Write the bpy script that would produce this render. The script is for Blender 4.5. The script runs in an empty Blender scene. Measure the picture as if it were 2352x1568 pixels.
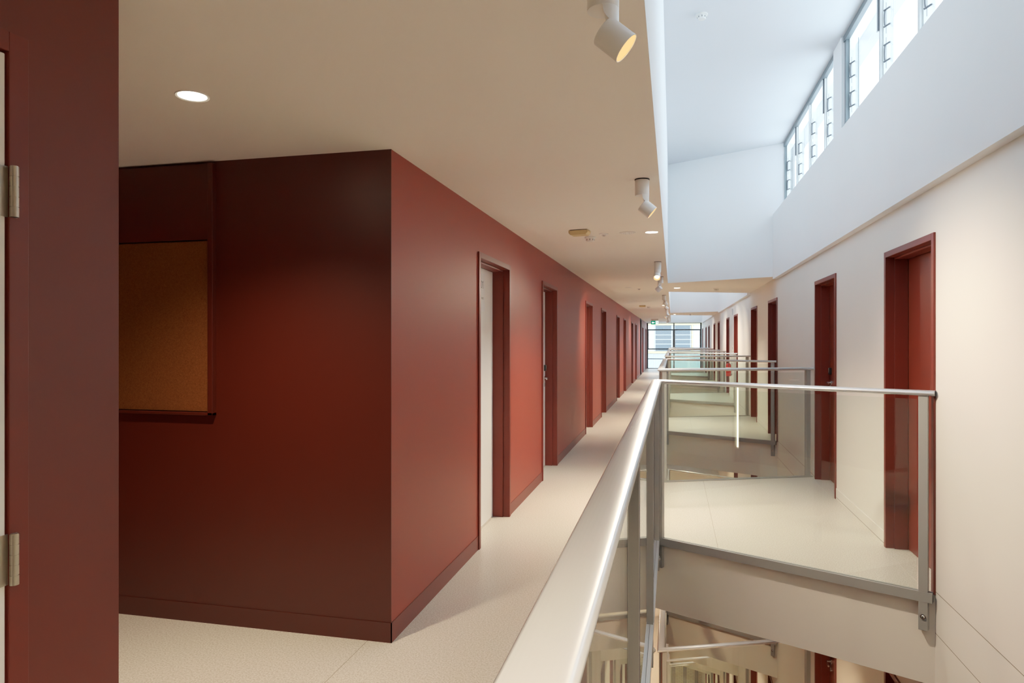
import bpy, math, random
from mathutils import Vector, Matrix
from math import sin, cos, pi, radians, sqrt

random.seed(7)
COL = bpy.context.scene.collection
SC = bpy.context.scene

# ------------------------------------------------------------------ materials
def new_mat(name):
    m = bpy.data.materials.new(name); m.use_nodes = True
    nt = m.node_tree; nt.nodes.clear()
    out = nt.nodes.new('ShaderNodeOutputMaterial')
    return m, nt, out

def principled(name, col, rough=0.5, metal=0.0, spec=0.5, noise=0.0, nscale=6.0, bump=0.0, bscale=200.0, coat=0.0):
    m, nt, out = new_mat(name)
    b = nt.nodes.new('ShaderNodeBsdfPrincipled')
    b.inputs['Base Color'].default_value = (*col, 1)
    b.inputs['Roughness'].default_value = rough
    b.inputs['Metallic'].default_value = metal
    b.inputs['Specular IOR Level'].default_value = spec
    b.inputs['Coat Weight'].default_value = coat
    nt.links.new(b.outputs[0], out.inputs[0])
    geo = nt.nodes.new('ShaderNodeNewGeometry')
    if noise > 0:
        n = nt.nodes.new('ShaderNodeTexNoise'); n.inputs['Scale'].default_value = nscale
        n.inputs['Detail'].default_value = 4
        nt.links.new(geo.outputs['Position'], n.inputs['Vector'])
        mx = nt.nodes.new('ShaderNodeMix'); mx.data_type = 'RGBA'
        mx.inputs[6].default_value = (*[c * (1 - noise) for c in col], 1)
        mx.inputs[7].default_value = (*[min(1, c * (1 + noise)) for c in col], 1)
        nt.links.new(n.outputs['Fac'], mx.inputs[0])
        nt.links.new(mx.outputs[2], b.inputs['Base Color'])
    if bump > 0:
        n2 = nt.nodes.new('ShaderNodeTexNoise'); n2.inputs['Scale'].default_value = bscale
        nt.links.new(geo.outputs['Position'], n2.inputs['Vector'])
        bp = nt.nodes.new('ShaderNodeBump'); bp.inputs['Strength'].default_value = bump
        bp.inputs['Distance'].default_value = 0.002
        nt.links.new(n2.outputs['Fac'], bp.inputs['Height'])
        nt.links.new(bp.outputs[0], b.inputs['Normal'])
    return m

def emission(name, col, strength):
    m, nt, out = new_mat(name)
    e = nt.nodes.new('ShaderNodeEmission'); e.inputs[0].default_value = (*col, 1); e.inputs[1].default_value = strength
    nt.links.new(e.outputs[0], out.inputs[0]); return m

def glass_mat(name, tint, f0=0.05, rough=0.0):
    """thin architectural glass: tinted see-through plus a Schlick reflection"""
    m, nt, out = new_mat(name)
    lw = nt.nodes.new('ShaderNodeLayerWeight'); lw.inputs['Blend'].default_value = 0.5
    p = nt.nodes.new('ShaderNodeMath'); p.operation = 'POWER'; p.inputs[1].default_value = 5.0
    nt.links.new(lw.outputs['Facing'], p.inputs[0])
    ma = nt.nodes.new('ShaderNodeMath'); ma.operation = 'MULTIPLY_ADD'
    ma.inputs[1].default_value = 1 - f0; ma.inputs[2].default_value = f0
    nt.links.new(p.outputs[0], ma.inputs[0])
    tr = nt.nodes.new('ShaderNodeBsdfTransparent'); tr.inputs[0].default_value = (*tint, 1)
    gl = nt.nodes.new('ShaderNodeBsdfGlossy'); gl.inputs['Roughness'].default_value = rough
    gl.inputs['Color'].default_value = (1, 1, 1, 1)
    mx = nt.nodes.new('ShaderNodeMixShader')
    nt.links.new(ma.outputs[0], mx.inputs[0]); nt.links.new(tr.outputs[0], mx.inputs[1]); nt.links.new(gl.outputs[0], mx.inputs[2])
    nt.links.new(mx.outputs[0], out.inputs[0]); return m

def band(nt, src, centre, half):
    """1 where |src-centre| < half"""
    s = nt.nodes.new('ShaderNodeMath'); s.operation = 'SUBTRACT'; s.inputs[1].default_value = centre
    nt.links.new(src, s.inputs[0])
    a = nt.nodes.new('ShaderNodeMath'); a.operation = 'ABSOLUTE'; nt.links.new(s.outputs[0], a.inputs[0])
    l = nt.nodes.new('ShaderNodeMath'); l.operation = 'LESS_THAN'; l.inputs[1].default_value = half
    nt.links.new(a.outputs[0], l.inputs[0]); return l.outputs[0]

def floor_mat():
    m, nt, out = new_mat('speckled_vinyl')
    b = nt.nodes.new('ShaderNodeBsdfPrincipled'); b.inputs['Roughness'].default_value = 0.34
    b.inputs['Specular IOR Level'].default_value = 0.45
    nt.links.new(b.outputs[0], out.inputs[0])
    geo = nt.nodes.new('ShaderNodeNewGeometry')
    n1 = nt.nodes.new('ShaderNodeTexNoise'); n1.inputs['Scale'].default_value = 130; n1.inputs['Detail'].default_value = 2
    n2 = nt.nodes.new('ShaderNodeTexNoise'); n2.inputs['Scale'].default_value = 1.6
    for n in (n1, n2): nt.links.new(geo.outputs['Position'], n.inputs['Vector'])
    r = nt.nodes.new('ShaderNodeValToRGB')
    r.color_ramp.elements[0].position = 0.30; r.color_ramp.elements[0].color = (0.46, 0.40, 0.325, 1)
    r.color_ramp.elements[1].position = 0.62; r.color_ramp.elements[1].color = (0.69, 0.645, 0.575, 1)
    nt.links.new(n1.outputs['Fac'], r.inputs[0])
    sep = nt.nodes.new('ShaderNodeSeparateXYZ'); nt.links.new(geo.outputs['Position'], sep.inputs[0])
    s1 = band(nt, sep.outputs[0], 0.313, 0.0016); s2 = band(nt, sep.outputs[0], -1.455, 0.0016)
    mxm = nt.nodes.new('ShaderNodeMath'); mxm.operation = 'MAXIMUM'
    nt.links.new(s1, mxm.inputs[0]); nt.links.new(s2, mxm.inputs[1])
    mx = nt.nodes.new('ShaderNodeMix'); mx.data_type = 'RGBA'; mx.inputs[7].default_value = (0.27, 0.22, 0.16, 1)
    nt.links.new(mxm.outputs[0], mx.inputs[0]); nt.links.new(r.outputs[0], mx.inputs[6])
    nt.links.new(mx.outputs[2], b.inputs['Base Color'])
    mr = nt.nodes.new('ShaderNodeMapRange'); mr.inputs[3].default_value = 0.28; mr.inputs[4].default_value = 0.42
    nt.links.new(n2.outputs['Fac'], mr.inputs[0]); nt.links.new(mr.outputs[0], b.inputs['Roughness'])
    return m

LEVEL = 2.907
def wall_paint(name, col, rough=0.55, grooves=False):
    m, nt, out = new_mat(name)
    b = nt.nodes.new('ShaderNodeBsdfPrincipled'); b.inputs['Roughness'].default_value = rough
    b.inputs['Specular IOR Level'].default_value = 0.35
    nt.links.new(b.outputs[0], out.inputs[0])
    geo = nt.nodes.new('ShaderNodeNewGeometry')
    n = nt.nodes.new('ShaderNodeTexNoise'); n.inputs['Scale'].default_value = 1.3; n.inputs['Detail'].default_value = 3
    nt.links.new(geo.outputs['Position'], n.inputs['Vector'])
    mx = nt.nodes.new('ShaderNodeMix'); mx.data_type = 'RGBA'
    mx.inputs[6].default_value = (*[c * 0.97 for c in col], 1); mx.inputs[7].default_value = (*[min(1, c * 1.03) for c in col], 1)
    nt.links.new(n.outputs['Fac'], mx.inputs[0])
    res = mx.outputs[2]
    if grooves:
        sep = nt.nodes.new('ShaderNodeSeparateXYZ'); nt.links.new(geo.outputs['Position'], sep.inputs[0])
        g1 = band(nt, sep.outputs[2], 0.018, 0.0022); g2 = band(nt, sep.outputs[2], -0.222, 0.0022)
        mm = nt.nodes.new('ShaderNodeMath'); mm.operation = 'MAXIMUM'
        nt.links.new(g1, mm.inputs[0]); nt.links.new(g2, mm.inputs[1])
        m2 = nt.nodes.new('ShaderNodeMix'); m2.data_type = 'RGBA'; m2.inputs[7].default_value = (0.20, 0.17, 0.13, 1)
        nt.links.new(mm.outputs[0], m2.inputs[0]); nt.links.new(res, m2.inputs[6]); res = m2.outputs[2]
    nt.links.new(res, b.inputs['Base Color'])
    return m

def brick_mat():
    m, nt, out = new_mat('pale_brick')
    b = nt.nodes.new('ShaderNodeBsdfPrincipled'); b.inputs['Roughness'].default_value = 0.8
    nt.links.new(b.outputs[0], out.inputs[0])
    geo = nt.nodes.new('ShaderNodeNewGeometry')
    sep = nt.nodes.new('ShaderNodeSeparateXYZ'); nt.links.new(geo.outputs['Position'], sep.inputs[0])
    cmb = nt.nodes.new('ShaderNodeCombineXYZ')
    nt.links.new(sep.outputs[0], cmb.inputs[0]); nt.links.new(sep.outputs[2], cmb.inputs[1])
    t = nt.nodes.new('ShaderNodeTexBrick'); t.inputs['Scale'].default_value = 1.0
    t.inputs['Brick Width'].default_value = 0.23; t.inputs['Row Height'].default_value = 0.086; t.inputs['Mortar Size'].default_value = 0.01
    t.inputs['Color1'].default_value = (0.62, 0.55, 0.44, 1); t.inputs['Color2'].default_value = (0.52, 0.46, 0.36, 1)
    t.inputs['Mortar'].default_value = (0.25, 0.21, 0.15, 1)
    nt.links.new(cmb.outputs[0], t.inputs['Vector']); nt.links.new(t.outputs['Color'], b.inputs['Base Color'])
    return m

def pinboard_mat():
    m, nt, out = new_mat('pinboard_felt')
    b = nt.nodes.new('ShaderNodeBsdfPrincipled'); b.inputs['Roughness'].default_value = 0.95
    b.inputs['Specular IOR Level'].default_value = 0.1
    nt.links.new(b.outputs[0], out.inputs[0])
    geo = nt.nodes.new('ShaderNodeNewGeometry')
    n = nt.nodes.new('ShaderNodeTexNoise'); n.inputs['Scale'].default_value = 140; n.inputs['Detail'].default_value = 5
    n.inputs['Distortion'].default_value = 1.5
    nt.links.new(geo.outputs['Position'], n.inputs['Vector'])
    r = nt.nodes.new('ShaderNodeValToRGB')
    r.color_ramp.elements[0].position = 0.3; r.color_ramp.elements[0].color = (0.125, 0.032, 0.007, 1)
    r.color_ramp.elements[1].position = 0.72; r.color_ramp.elements[1].color = (0.205, 0.066, 0.018, 1)
    nt.links.new(n.outputs['Fac'], r.inputs[0]); nt.links.new(r.outputs[0], b.inputs['Base Color'])
    return m

M = {}
M['red'] = principled('oxide_red_paint', (0.265, 0.035, 0.019), rough=0.50, spec=0.42, noise=0.04, nscale=2.0, bump=0.06, bscale=90)
M['red_alcove_shade'] = principled('oxide_red_alcove_shade', (0.068, 0.0068, 0.0024), rough=0.4, spec=0.5, noise=0.04, nscale=2.0, bump=0.06, bscale=90)  # same oxide red as the corridor wall, darkened for the alcove's shade
M['red_near_shade'] = principled('oxide_red_near_shade', (0.135, 0.019, 0.011), rough=0.5, spec=0.42, noise=0.04, nscale=2.0, bump=0.06, bscale=90)  # oxide red again, with the near wall's shade put into the colour
M['red_frame'] = principled('oxide_red_gloss', (0.15, 0.018, 0.010), rough=0.42, spec=0.4)
M['red_door'] = principled('oxide_red_door', (0.165, 0.023, 0.012), rough=0.36, spec=0.5)
M['white'] = wall_paint('white_paint', (0.885, 0.90, 0.915), 0.6)
M['ceil'] = wall_paint('ceiling_paint', (0.90, 0.855, 0.79), 0.7)
M['roof'] = wall_paint('roof_paint', (0.70, 0.735, 0.775), 0.7)
M['cream'] = wall_paint('cream_wall_paint', (0.79, 0.765, 0.715), 0.5, grooves=True)
M['floor'] = floor_mat()
M['slab'] = wall_paint('slab_edge_paint', (0.84, 0.79, 0.71), 0.55)
M['steel'] = principled('grey_powder_coat', (0.34, 0.345, 0.335), rough=0.42, spec=0.5, metal=0.15)
M['alu'] = principled('satin_aluminium', (0.60, 0.62, 0.645), rough=0.26, metal=0.5, bump=0.04, bscale=300)
M['chan'] = principled('anodised_channel', (0.70, 0.72, 0.72), rough=0.35, metal=0.3)
M['seal'] = principled('rubber_seal', (0.03, 0.03, 0.03), rough=0.6)
M['glass'] = glass_mat('balustrade_glass', (0.944, 0.974, 0.958), 0.035)
M['edge'] = principled('glass_edge_green', (0.45, 0.62, 0.55), rough=0.2)
M['winglass'] = glass_mat('window_glass', (0.97, 0.985, 0.98), 0.04)
M['white_plastic'] = principled('white_plastic', (0.80, 0.80, 0.77), rough=0.35)
M['fixture'] = principled('white_fixture_paint', (0.84, 0.84, 0.82), rough=0.4)
M['beige_plastic'] = principled('aged_beige_plastic', (0.58, 0.46, 0.24), rough=0.45)
M['black'] = principled('black_plastic', (0.012, 0.012, 0.012), rough=0.4)
M['chrome'] = principled('brushed_chrome', (0.66, 0.65, 0.63), rough=0.25, metal=1.0)
M['nickel'] = principled('satin_nickel', (0.55, 0.50, 0.42), rough=0.32, metal=0.9)
M['white_door'] = principled('white_door_paint', (0.90, 0.89, 0.86), rough=0.4)
M['paper'] = principled('paper', (0.86, 0.86, 0.87), rough=0.7)
M['ink'] = principled('ink', (0.02, 0.02, 0.02), rough=0.6)
M['grey_ink'] = principled('grey_ink', (0.25, 0.25, 0.26), rough=0.6)
M['pin'] = pinboard_mat()
M['winframe'] = principled('window_frame_grey', (0.17, 0.21, 0.23), rough=0.4, metal=0.2)
M['winwhite'] = principled('window_jamb_white', (0.80, 0.84, 0.84), rough=0.5)
M['clip'] = principled('louvre_clip_grey', (0.14, 0.15, 0.17), rough=0.35, metal=0.3)
M['darkframe'] = principled('charcoal_frame', (0.035, 0.045, 0.05), rough=0.4)
M['lens'] = emission('downlight_lens', (1.0, 0.86, 0.62), 22.0)
M['reflector'] = emission('warm_reflector', (1.0, 0.50, 0.16), 1.1)
M['spotlens'] = emission('spot_lens', (1.0, 0.68, 0.34), 3.2)
M['glow_streak'] = emission('warm_streak_glow', (1.0, 0.84, 0.50), 2.2)  # emission imitating a bright streak in the glass; no lamp known there
M['green'] = emission('exit_green', (0.0, 0.20, 0.10), .7)
M['greenw'] = emission('exit_white', (0.85, 0.95, 0.9), 1.3)
M['ext_red'] = principled('extinguisher_red', (0.52, 0.03, 0.03), rough=0.25)
M['yellow'] = principled('yellow_tag', (0.7, 0.55, 0.05), rough=0.5)
M['facade'] = principled('facade_white', (0.50, 0.51, 0.50), rough=0.8)
M['facade_blind'] = principled('facade_window_blind', (0.075, 0.098, 0.12), rough=0.35)
M['facade_cream'] = principled('facade_cream_band', (0.46, 0.385, 0.20), rough=0.8)
M['facade_panel'] = principled('facade_grey_panel', (0.32, 0.35, 0.37), rough=0.8)
M['brick'] = brick_mat()
_m, _nt, _out = new_mat('frosted_blade_edge')
_t = _nt.nodes.new('ShaderNodeBsdfTranslucent'); _t.inputs[0].default_value = (.95, .97, .97, 1); _nt.links.new(_t.outputs[0], _out.inputs[0])
M['blade_edge'] = _m

# ------------------------------------------------------------------ mesh helpers
class MB:
    def __init__(s): s.v, s.f, s.m, s.mats = [], [], [], []
    def mi(s, mat):
        if mat not in s.mats: s.mats.append(mat)
        return s.mats.index(mat)
    def poly(s, pts, mat):
        b = len(s.v); s.v += [tuple(p) for p in pts]; s.f.append(tuple(range(b, b + len(pts)))); s.m.append(s.mi(mat))
    def box(s, x0, x1, y0, y1, z0, z1, mat, tf=None, top=None, xp=None):
        if x0 > x1: x0, x1 = x1, x0
        if y0 > y1: y0, y1 = y1, y0
        P = [(x0, y0, z0), (x1, y0, z0), (x1, y1, z0), (x0, y1, z0), (x0, y0, z1), (x1, y0, z1), (x1, y1, z1), (x0, y1, z1)]
        if tf is not None: P = [tuple(tf @ Vector(p)) for p in P]
        b = len(s.v); s.v += P
        F = [(0, 3, 2, 1), (4, 5, 6, 7), (0, 1, 5, 4), (1, 2, 6, 5), (2, 3, 7, 6), (3, 0, 4, 7)]
        for i, f in enumerate(F):
            s.f.append(tuple(b + k for k in f))
            mm = top if (i == 1 and top) else (xp if (i == 3 and xp) else mat)
            s.m.append(s.mi(mm))
    def prism(s, pts, z0, z1, mat, top=None, bot=None):
        """pts: counter-clockwise plan polygon"""
        n = len(pts); b = len(s.v)
        s.v += [(x, y, z0) for x, y in pts] + [(x, y, z1) for x, y in pts]
        s.f.append(tuple(b + i for i in reversed(range(n)))); s.m.append(s.mi(bot or mat))
        s.f.append(tuple(b + n + i for i in range(n))); s.m.append(s.mi(top or mat))
        for i in range(n):
            j = (i + 1) % n
            s.f.append((b + i, b + j, b + n + j, b + n + i)); s.m.append(s.mi(mat))
    def cyl(s, p0, p1, r0, mat, r1=None, seg=24, cap0=True, cap1=True):
        p0, p1 = Vector(p0), Vector(p1); r1 = r0 if r1 is None else r1
        d = (p1 - p0).normalized(); a = d.orthogonal().normalized(); c = d.cross(a)
        b = len(s.v); mi = s.mi(mat)
        for p, r in ((p0, r0), (p1, r1)):
            for i in range(seg):
                t = 2 * pi * i / seg; s.v.append(tuple(p + a * (r * cos(t)) + c * (r * sin(t))))
        for i in range(seg):
            j = (i + 1) % seg; s.f.append((b + i, b + j, b + seg + j, b + seg + i)); s.m.append(mi)
        if cap0: s.f.append(tuple(b + i for i in reversed(range(seg)))); s.m.append(mi)
        if cap1: s.f.append(tuple(b + seg + i for i in range(seg))); s.m.append(mi)
    def lathe(s, prof, mat, origin=(0, 0, 0), seg=32, axis=None):
        """prof: list of (r, h) swept about +Z (or axis)"""
        o = Vector(origin); q = Vector((0, 0, 1)).rotation_difference(Vector(axis)) if axis is not None else None
        b = len(s.v); mi = s.mi(mat); n = len(prof)
        for r, h in prof:
            for i in range(seg):
                t = 2 * pi * i / seg; p = Vector((r * cos(t), r * sin(t), h))
                if q: p = q @ p
                s.v.append(tuple(o + p))
        for k in range(n - 1):
            for i in range(seg):
                j = (i + 1) % seg
                s.f.append((b + k * seg + i, b + k * seg + j, b + (k + 1) * seg + j, b + (k + 1) * seg + i)); s.m.append(mi)
    def sweep(s, path, prof, mat, closed_prof=True, caps=True):
        """path: plan polyline [(x,y,z)], horizontal; prof: [(side, up)]; mitred corners"""
        n = len(prof); b = len(s.v); mi = s.mi(mat); P = [Vector(p) for p in path]
        for i, p in enumerate(P):
            d0 = (P[i] - P[i - 1]).normalized() if i > 0 else None
            d1 = (P[i + 1] - P[i]).normalized() if i < len(P) - 1 else None
            if d0 is None: d0 = d1
            if d1 is None: d1 = d0
            s0 = Vector((d0.y, -d0.x, 0)); s1 = Vector((d1.y, -d1.x, 0))
            mit = (s0 + s1).normalized(); k = 1 / max(0.2, mit.dot(s0))
            for a, u in prof: s.v.append(tuple(p + mit * (a * k) + Vector((0, 0, u))))
        for i in range(len(P) - 1):
            for j in range(n if closed_prof else n - 1):
                k = (j + 1) % n
                s.f.append((b + i * n + j, b + (i + 1) * n + j, b + (i + 1) * n + k, b + i * n + k)); s.m.append(mi)
        if caps and closed_prof:
            s.f.append(tuple(b + j for j in range(n))); s.m.append(mi)
            e = b + (len(P) - 1) * n
            s.f.append(tuple(e + j for j in reversed(range(n)))); s.m.append(mi)
    def build(s, name, parent=None, loc=None, smooth=False, bevel=0.0, angle=40):
        me = bpy.data.meshes.new(name); me.from_pydata(s.v, [], s.f)
        for mt in s.mats: me.materials.append(mt)
        for p, mi in zip(me.polygons, s.m): p.material_index = mi
        import bmesh
        bm = bmesh.new(); bm.from_mesh(me); bmesh.ops.recalc_face_normals(bm, faces=bm.faces)
        if smooth:
            for f in bm.faces: f.smooth = True
            for e in bm.edges:
                if len(e.link_faces) == 2 and e.calc_face_angle(0) > radians(angle): e.smooth = False
        bm.to_mesh(me); bm.free(); me.update()
        o = bpy.data.objects.new(name, me); COL.objects.link(o)
        if parent is not None: o.parent = parent
        if loc is not None: o.location = loc
        if bevel > 0:
            bv = o.modifiers.new('bevel', 'BEVEL'); bv.width = bevel; bv.segments = 2; bv.limit_method = 'ANGLE'
        return o

def tag(o, label, cat, group=None, kind=None):
    o['label'] = label; o['category'] = cat
    if group: o['group'] = group
    if kind: o['kind'] = kind
    return o
def empty(name, loc=(0, 0, 0), rz=0.0):
    o = bpy.data.objects.new(name, None); COL.objects.link(o); o.location = loc; o.rotation_euler = (0, 0, rz)
    o.empty_display_size = 0.1; return o
def copy_tree(o, parent=None):
    c = o.copy(); COL.objects.link(c)
    if parent is not None: c.parent = parent
    for ch in list(o.children): copy_tree(ch, c)
    return c
ORD = ['', 'first', 'second', 'third', 'fourth', 'fifth', 'sixth', 'seventh', 'eighth', 'ninth', 'tenth', 'eleventh', 'twelfth']
DOWN = {0: 'upper', 1: 'next storey down', 2: 'second storey down', 3: 'third storey down', 4: 'fourth storey down', 5: 'fifth storey down'}

# ------------------------------------------------------------------ layout (metres; +Y runs down the corridor, the eye is at x=0,y=0)
XL, XR, XE = -1.333, 1.48, -0.14         # red wall, cream wall, slab edge
GX = -0.117                              # centre line of the corridor balustrade
YB, YE = -4.0, 36.7                      # back and far end
CEIL, ROOF, SLAB = 2.40, 4.32, 0.53
FX = -0.075                              # fascia of the light well
P = 6.135                                # bay of the bridges
FL, FR, RL, RR = 5.20, 4.385, 7.255, 7.93    # bridge corners (front/rear at corridor, front/rear at wall)
YA0, YA1, XA = 1.42, 3.10, -3.9          # alcove
NB = 5
WT = 0.22
LEFT = [4.615, 7.02, 10.68, 13.11, 16.77, 19.19, 22.85, 25.28, 31.25, 34.9]
RIGHT = [4.40, 6.855, 10.51, 12.94, 16.70, 19.14, 22.89, 25.35, 29.12, 31.65, 35.4]
DW, DH = 0.955, 2.096

def lev(z, l): return z - LEVEL * l

# ------------------------------------------------------------------ floors, bridges
b = MB()
b.box(XL, XE, YB, YE, -SLAB, 0, M['slab'], top=M['floor'])
b.box(XA, XL, YA0, YA1, -SLAB, 0, M['slab'], top=M['floor'])
b.box(XL - WT, XL, YB, YA0, -SLAB, 0, M['slab'], top=M['floor']); b.box(XL - WT, XL, YA1, YE, -SLAB, 0, M['slab'], top=M['floor'])
fl0 = b.build('floor'); tag(fl0, 'speckled beige vinyl floor of the long upper corridor', 'floor', kind='structure')
b = MB(); b.box(XL, XE, YB, YE, -SLAB, 0, M['slab'], top=M['floor'])
low = b.build('floor.001', loc=(0, 0, -LEVEL)); tag(low, 'corridor floor slab one storey below the red wall', 'floor', kind='structure')
for l in range(2, 6):
    c = low.copy(); COL.objects.link(c); c.location = (0, 0, -LEVEL * l)
    tag(c, 'corridor floor slab, %s' % DOWN[l], 'floor', kind='structure')

OFF = 0.026
def bridge_poly(y0, rear=True):
    return [(XE, y0 + FL + OFF), (XR, y0 + FR + OFF), (XR, y0 + RR - OFF), (XE, y0 + RL - OFF)]
# the void side of the slab is a soft cream; the top carries the vinyl
b = MB(); b.prism(bridge_poly(0), -SLAB, 0, M['slab'], top=M['floor'], bot=M['ceil'])
for q in (0, 1): b.box(XR - .03, XR + .19, RIGHT[q] + .02, RIGHT[q] + DW - .02, -.01, .0015, M['floor'])
br0 = b.build('bridge_slab')
for l in range(0, 6):
    for k in range(-1, NB + (1 if l == 0 else 0)):
        if k == -1 and l == 0: y = -1 * P - 1.15
        else: y = k * P
        if y + FL > YE: continue
        if l == 0 and k == 0: o = br0
        else:
            o = br0.copy(); COL.objects.link(o)
        o.location = (0, y if k >= 0 else -P - 1.15, -LEVEL * l)
        lb = ('%s bridge slab across the void from the camera, upper storey' % ORD[k + 1]) if k >= 0 else 'bridge slab behind the camera, upper storey'
        if l: lb = ('%s bridge slab from the camera, %s' % (ORD[k + 1], DOWN[l])) if k >= 0 else 'bridge slab behind the camera, %s' % DOWN[l]
        tag(o, lb, 'bridge', kind='structure')

# ------------------------------------------------------------------ ceiling, light wells
b = MB()
b.box(XL, FX, YB, YE, CEIL, ROOF, M['ceil'], xp=M['white'])
b.box(XA, XL, YA0, YA1, CEIL, CEIL + 0.2, M['ceil'])
o = b.build('ceiling'); tag(o, 'flat warm white corridor ceiling with a tall bright fascia', 'ceiling', kind='structure')
def soffit(y0, lab, name, end=None):
    b = MB()
    pts = [(FX, y0 + FL + OFF), (1.70, y0 + FR - 0.1), (1.70, y0 + RR + 0.1), (FX, y0 + RL - OFF)]
    if end: pts = [(FX, y0 + FL - 0.45), (1.70, y0 + FR - 0.0), (1.70, end), (FX, end)]
    b.prism(pts, CEIL, ROOF, M['white'], bot=M['ceil'])
    tag(b.build(name), lab, 'ceiling', kind='structure')
b = MB(); b.prism([(FX, YB), (1.70, YB), (1.70, RR - P), (FX, RL - P)], CEIL, ROOF, M['white'], bot=M['ceil'])
tag(b.build('ceiling.004'), 'lowered ceiling over the camera position', 'ceiling', kind='structure')
soffit(P * 1, 'lowered ceiling over the second bridge, between two light wells', 'ceiling.001')
soffit(P * 3, 'lowered ceiling over the fourth bridge, farther light well', 'ceiling.002')
soffit(P * 5, 'lowered ceiling at the glazed corridor end', 'ceiling.003', end=YE)
b = MB(); b.box(XL, 1.9, YB, YE, ROOF, ROOF + 0.2, M['roof'])
tag(b.build('roof'), 'pale blue white ceiling high over the light wells', 'ceiling', kind='structure')

# bulkhead above the cream wall (upper wall of each well)
WELLS = [(RR - P, P + FR), (P + RR, 3 * P + FR), (3 * P + RR, 5 * P + FR)]
b = MB()
SILL = 3.304
for y0, y1 in WELLS: b.box(1.42, 1.70, y0, y1 + 0.03, 2.364, SILL, M['white'])
b.box(1.50, 1.70, YB, YE, CEIL, SILL, M['white'])
tag(b.build('wall_right_upper'), 'smooth white upper wall below the clerestory windows', 'wall', kind='structure')

# ------------------------------------------------------------------ walls with door openings
def wall_grid(b, x0, x1, ys, zs, holes, mat):
    """boxes between the cut lines except where a hole covers the cell. holes: (y0,y1,z0,z1)"""
    ys = sorted(set(round(v, 4) for v in ys)); zs = sorted(set(round(v, 4) for v in zs))
    for j in range(len(zs) - 1):
        run = None
        for i in range(len(ys) - 1):
            cy, cz = (ys[i] + ys[i + 1]) / 2, (zs[j] + zs[j + 1]) / 2
            hole = any(h[0] < cy < h[1] and h[2] < cz < h[3] for h in holes)
            if not hole:
                run = [ys[i], ys[i + 1]] if run is None else [run[0], ys[i + 1]]
            if (hole or i == len(ys) - 2) and run is not None:
                b.box(x0, x1, run[0], run[1], zs[j], zs[j + 1], mat); run = None

LH = [(y, y + DW, 0, DH) for y in LEFT] + [(29.17, 30.13, 0, CEIL)]
b = MB()
wall_grid(b, XL - WT, XL, [YA1, YE] + [v for h in LH for v in h[:2]], [0, DH, CEIL], LH, M['red'])
b.box(XA, XL - WT, YA1, YA1 + 0.2, 0, CEIL, M['red'])
b.box(XA, XL + .0005, YA1 - .003, YA1, 0, CEIL, M['red_alcove_shade'])  # thin skin over the red wall, carrying the alcove's shade as colour
for h in LH:
    b.box(XL - WT - 0.02, XL - WT, h[0] - .05, h[1] + .05, 0, CEIL, M['red'])
tag(b.build('wall_left'), 'oxide red corridor wall with the corner and its row of doors', 'wall', kind='structure')
# near piece, up to the alcove corner
ND0, ND1 = 0.245, 1.173
b = MB()
wall_grid(b, XL - WT, XL, [YB, YA0, ND0, ND1], [0, 2.105, CEIL], [(ND0, ND1, 0, 2.105)], M['red_near_shade'])
b.box(XA, XL - WT, YA0 - 0.2, YA0, 0, CEIL, M['red_near_shade'])
b.box(XL - WT - .02, XL - WT, ND0 - .05, ND1 + .05, 0, CEIL, M['red_near_shade'])
tag(b.build('wall_left_near'), 'oxide red wall, shaded in its colour, at the near edge with the hinged white door', 'wall', kind='structure')
b = MB(); b.box(XA - 0.1, XA, YA0 - .2, YA1 + .2, -SLAB, CEIL + .2, M['red'])
tag(b.build('wall_alcove'), 'red end wall of the noticeboard alcove', 'wall', kind='structure')

# cream wall, one piece down through the storeys; lower storeys carry door openings too
LOWDOORS = {1: [0, 1, 2, 3, 4], 2: [2, 3, 4, 5, 6], 3: [4, 5, 6, 7, 8], 4: [6, 7, 8, 9], 5: [8, 9, 10]}
holes = [(y, y + DW, 0, DH) for y in RIGHT]; zs = [CEIL, DH, 0, -LEVEL * 6]
for l, ids in LOWDOORS.items():
    zs += [lev(0, l), lev(DH, l)]
    holes += [(RIGHT[i], RIGHT[i] + DW, lev(0, l), lev(DH, l)) for i in ids]
b = MB()
wall_grid(b, XR, XR + WT, [YB, YE] + [v for h in holes for v in h[:2]], zs, holes, M['cream'])
b.box(XR + WT, XR + WT + .02, YB, YE, -LEVEL * 6, CEIL, M['red'])
tag(b.build('wall_right'), 'cream painted wall on the far side of the void', 'wall', kind='structure')
b = MB(); b.box(XL - WT, XL, YB, YE, -LEVEL * 6, -SLAB, M['red'])
tag(b.build('wall_left_lower'), 'red corridor wall of the storeys below', 'wall', kind='structure')
b = MB(); b.box(XA, XR + WT, YB - .2, YB, -LEVEL * 6, ROOF, M['cream'])
tag(b.build('wall_back'), 'cream wall closing the corridor behind the camera', 'wall', kind='structure')
b = MB()
b.box(XL - WT, XR + WT, YE, YE + .2, -LEVEL * 5 - SLAB, -SLAB * 0 - 0.0, M['cream'])
b.box(XL - WT, 1.7, YE, YE + .2, CEIL, ROOF, M['white'])
b.box(XL - WT, XL, YE, YE + .2, 0, CEIL, M['red'])
tag(b.build('wall_end'), 'end wall around the tall corridor glazing', 'wall', kind='structure')
b = MB(); b.box(XL - WT, XR + WT, YE, YE + .2, -LEVEL * 6, -LEVEL * 5 - SLAB, M['brick'])
tag(b.build('wall_end_lower'), 'pale brick wall seen far down at the bottom of the void', 'wall', kind='structure')
b = MB()
for xx in (-0.55, 0.05, 0.62, 1.2): b.box(xx - .09, xx + .09, YE - .06, YE, -LEVEL * 6, -LEVEL * 5 - SLAB, M['darkframe'])
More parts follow.
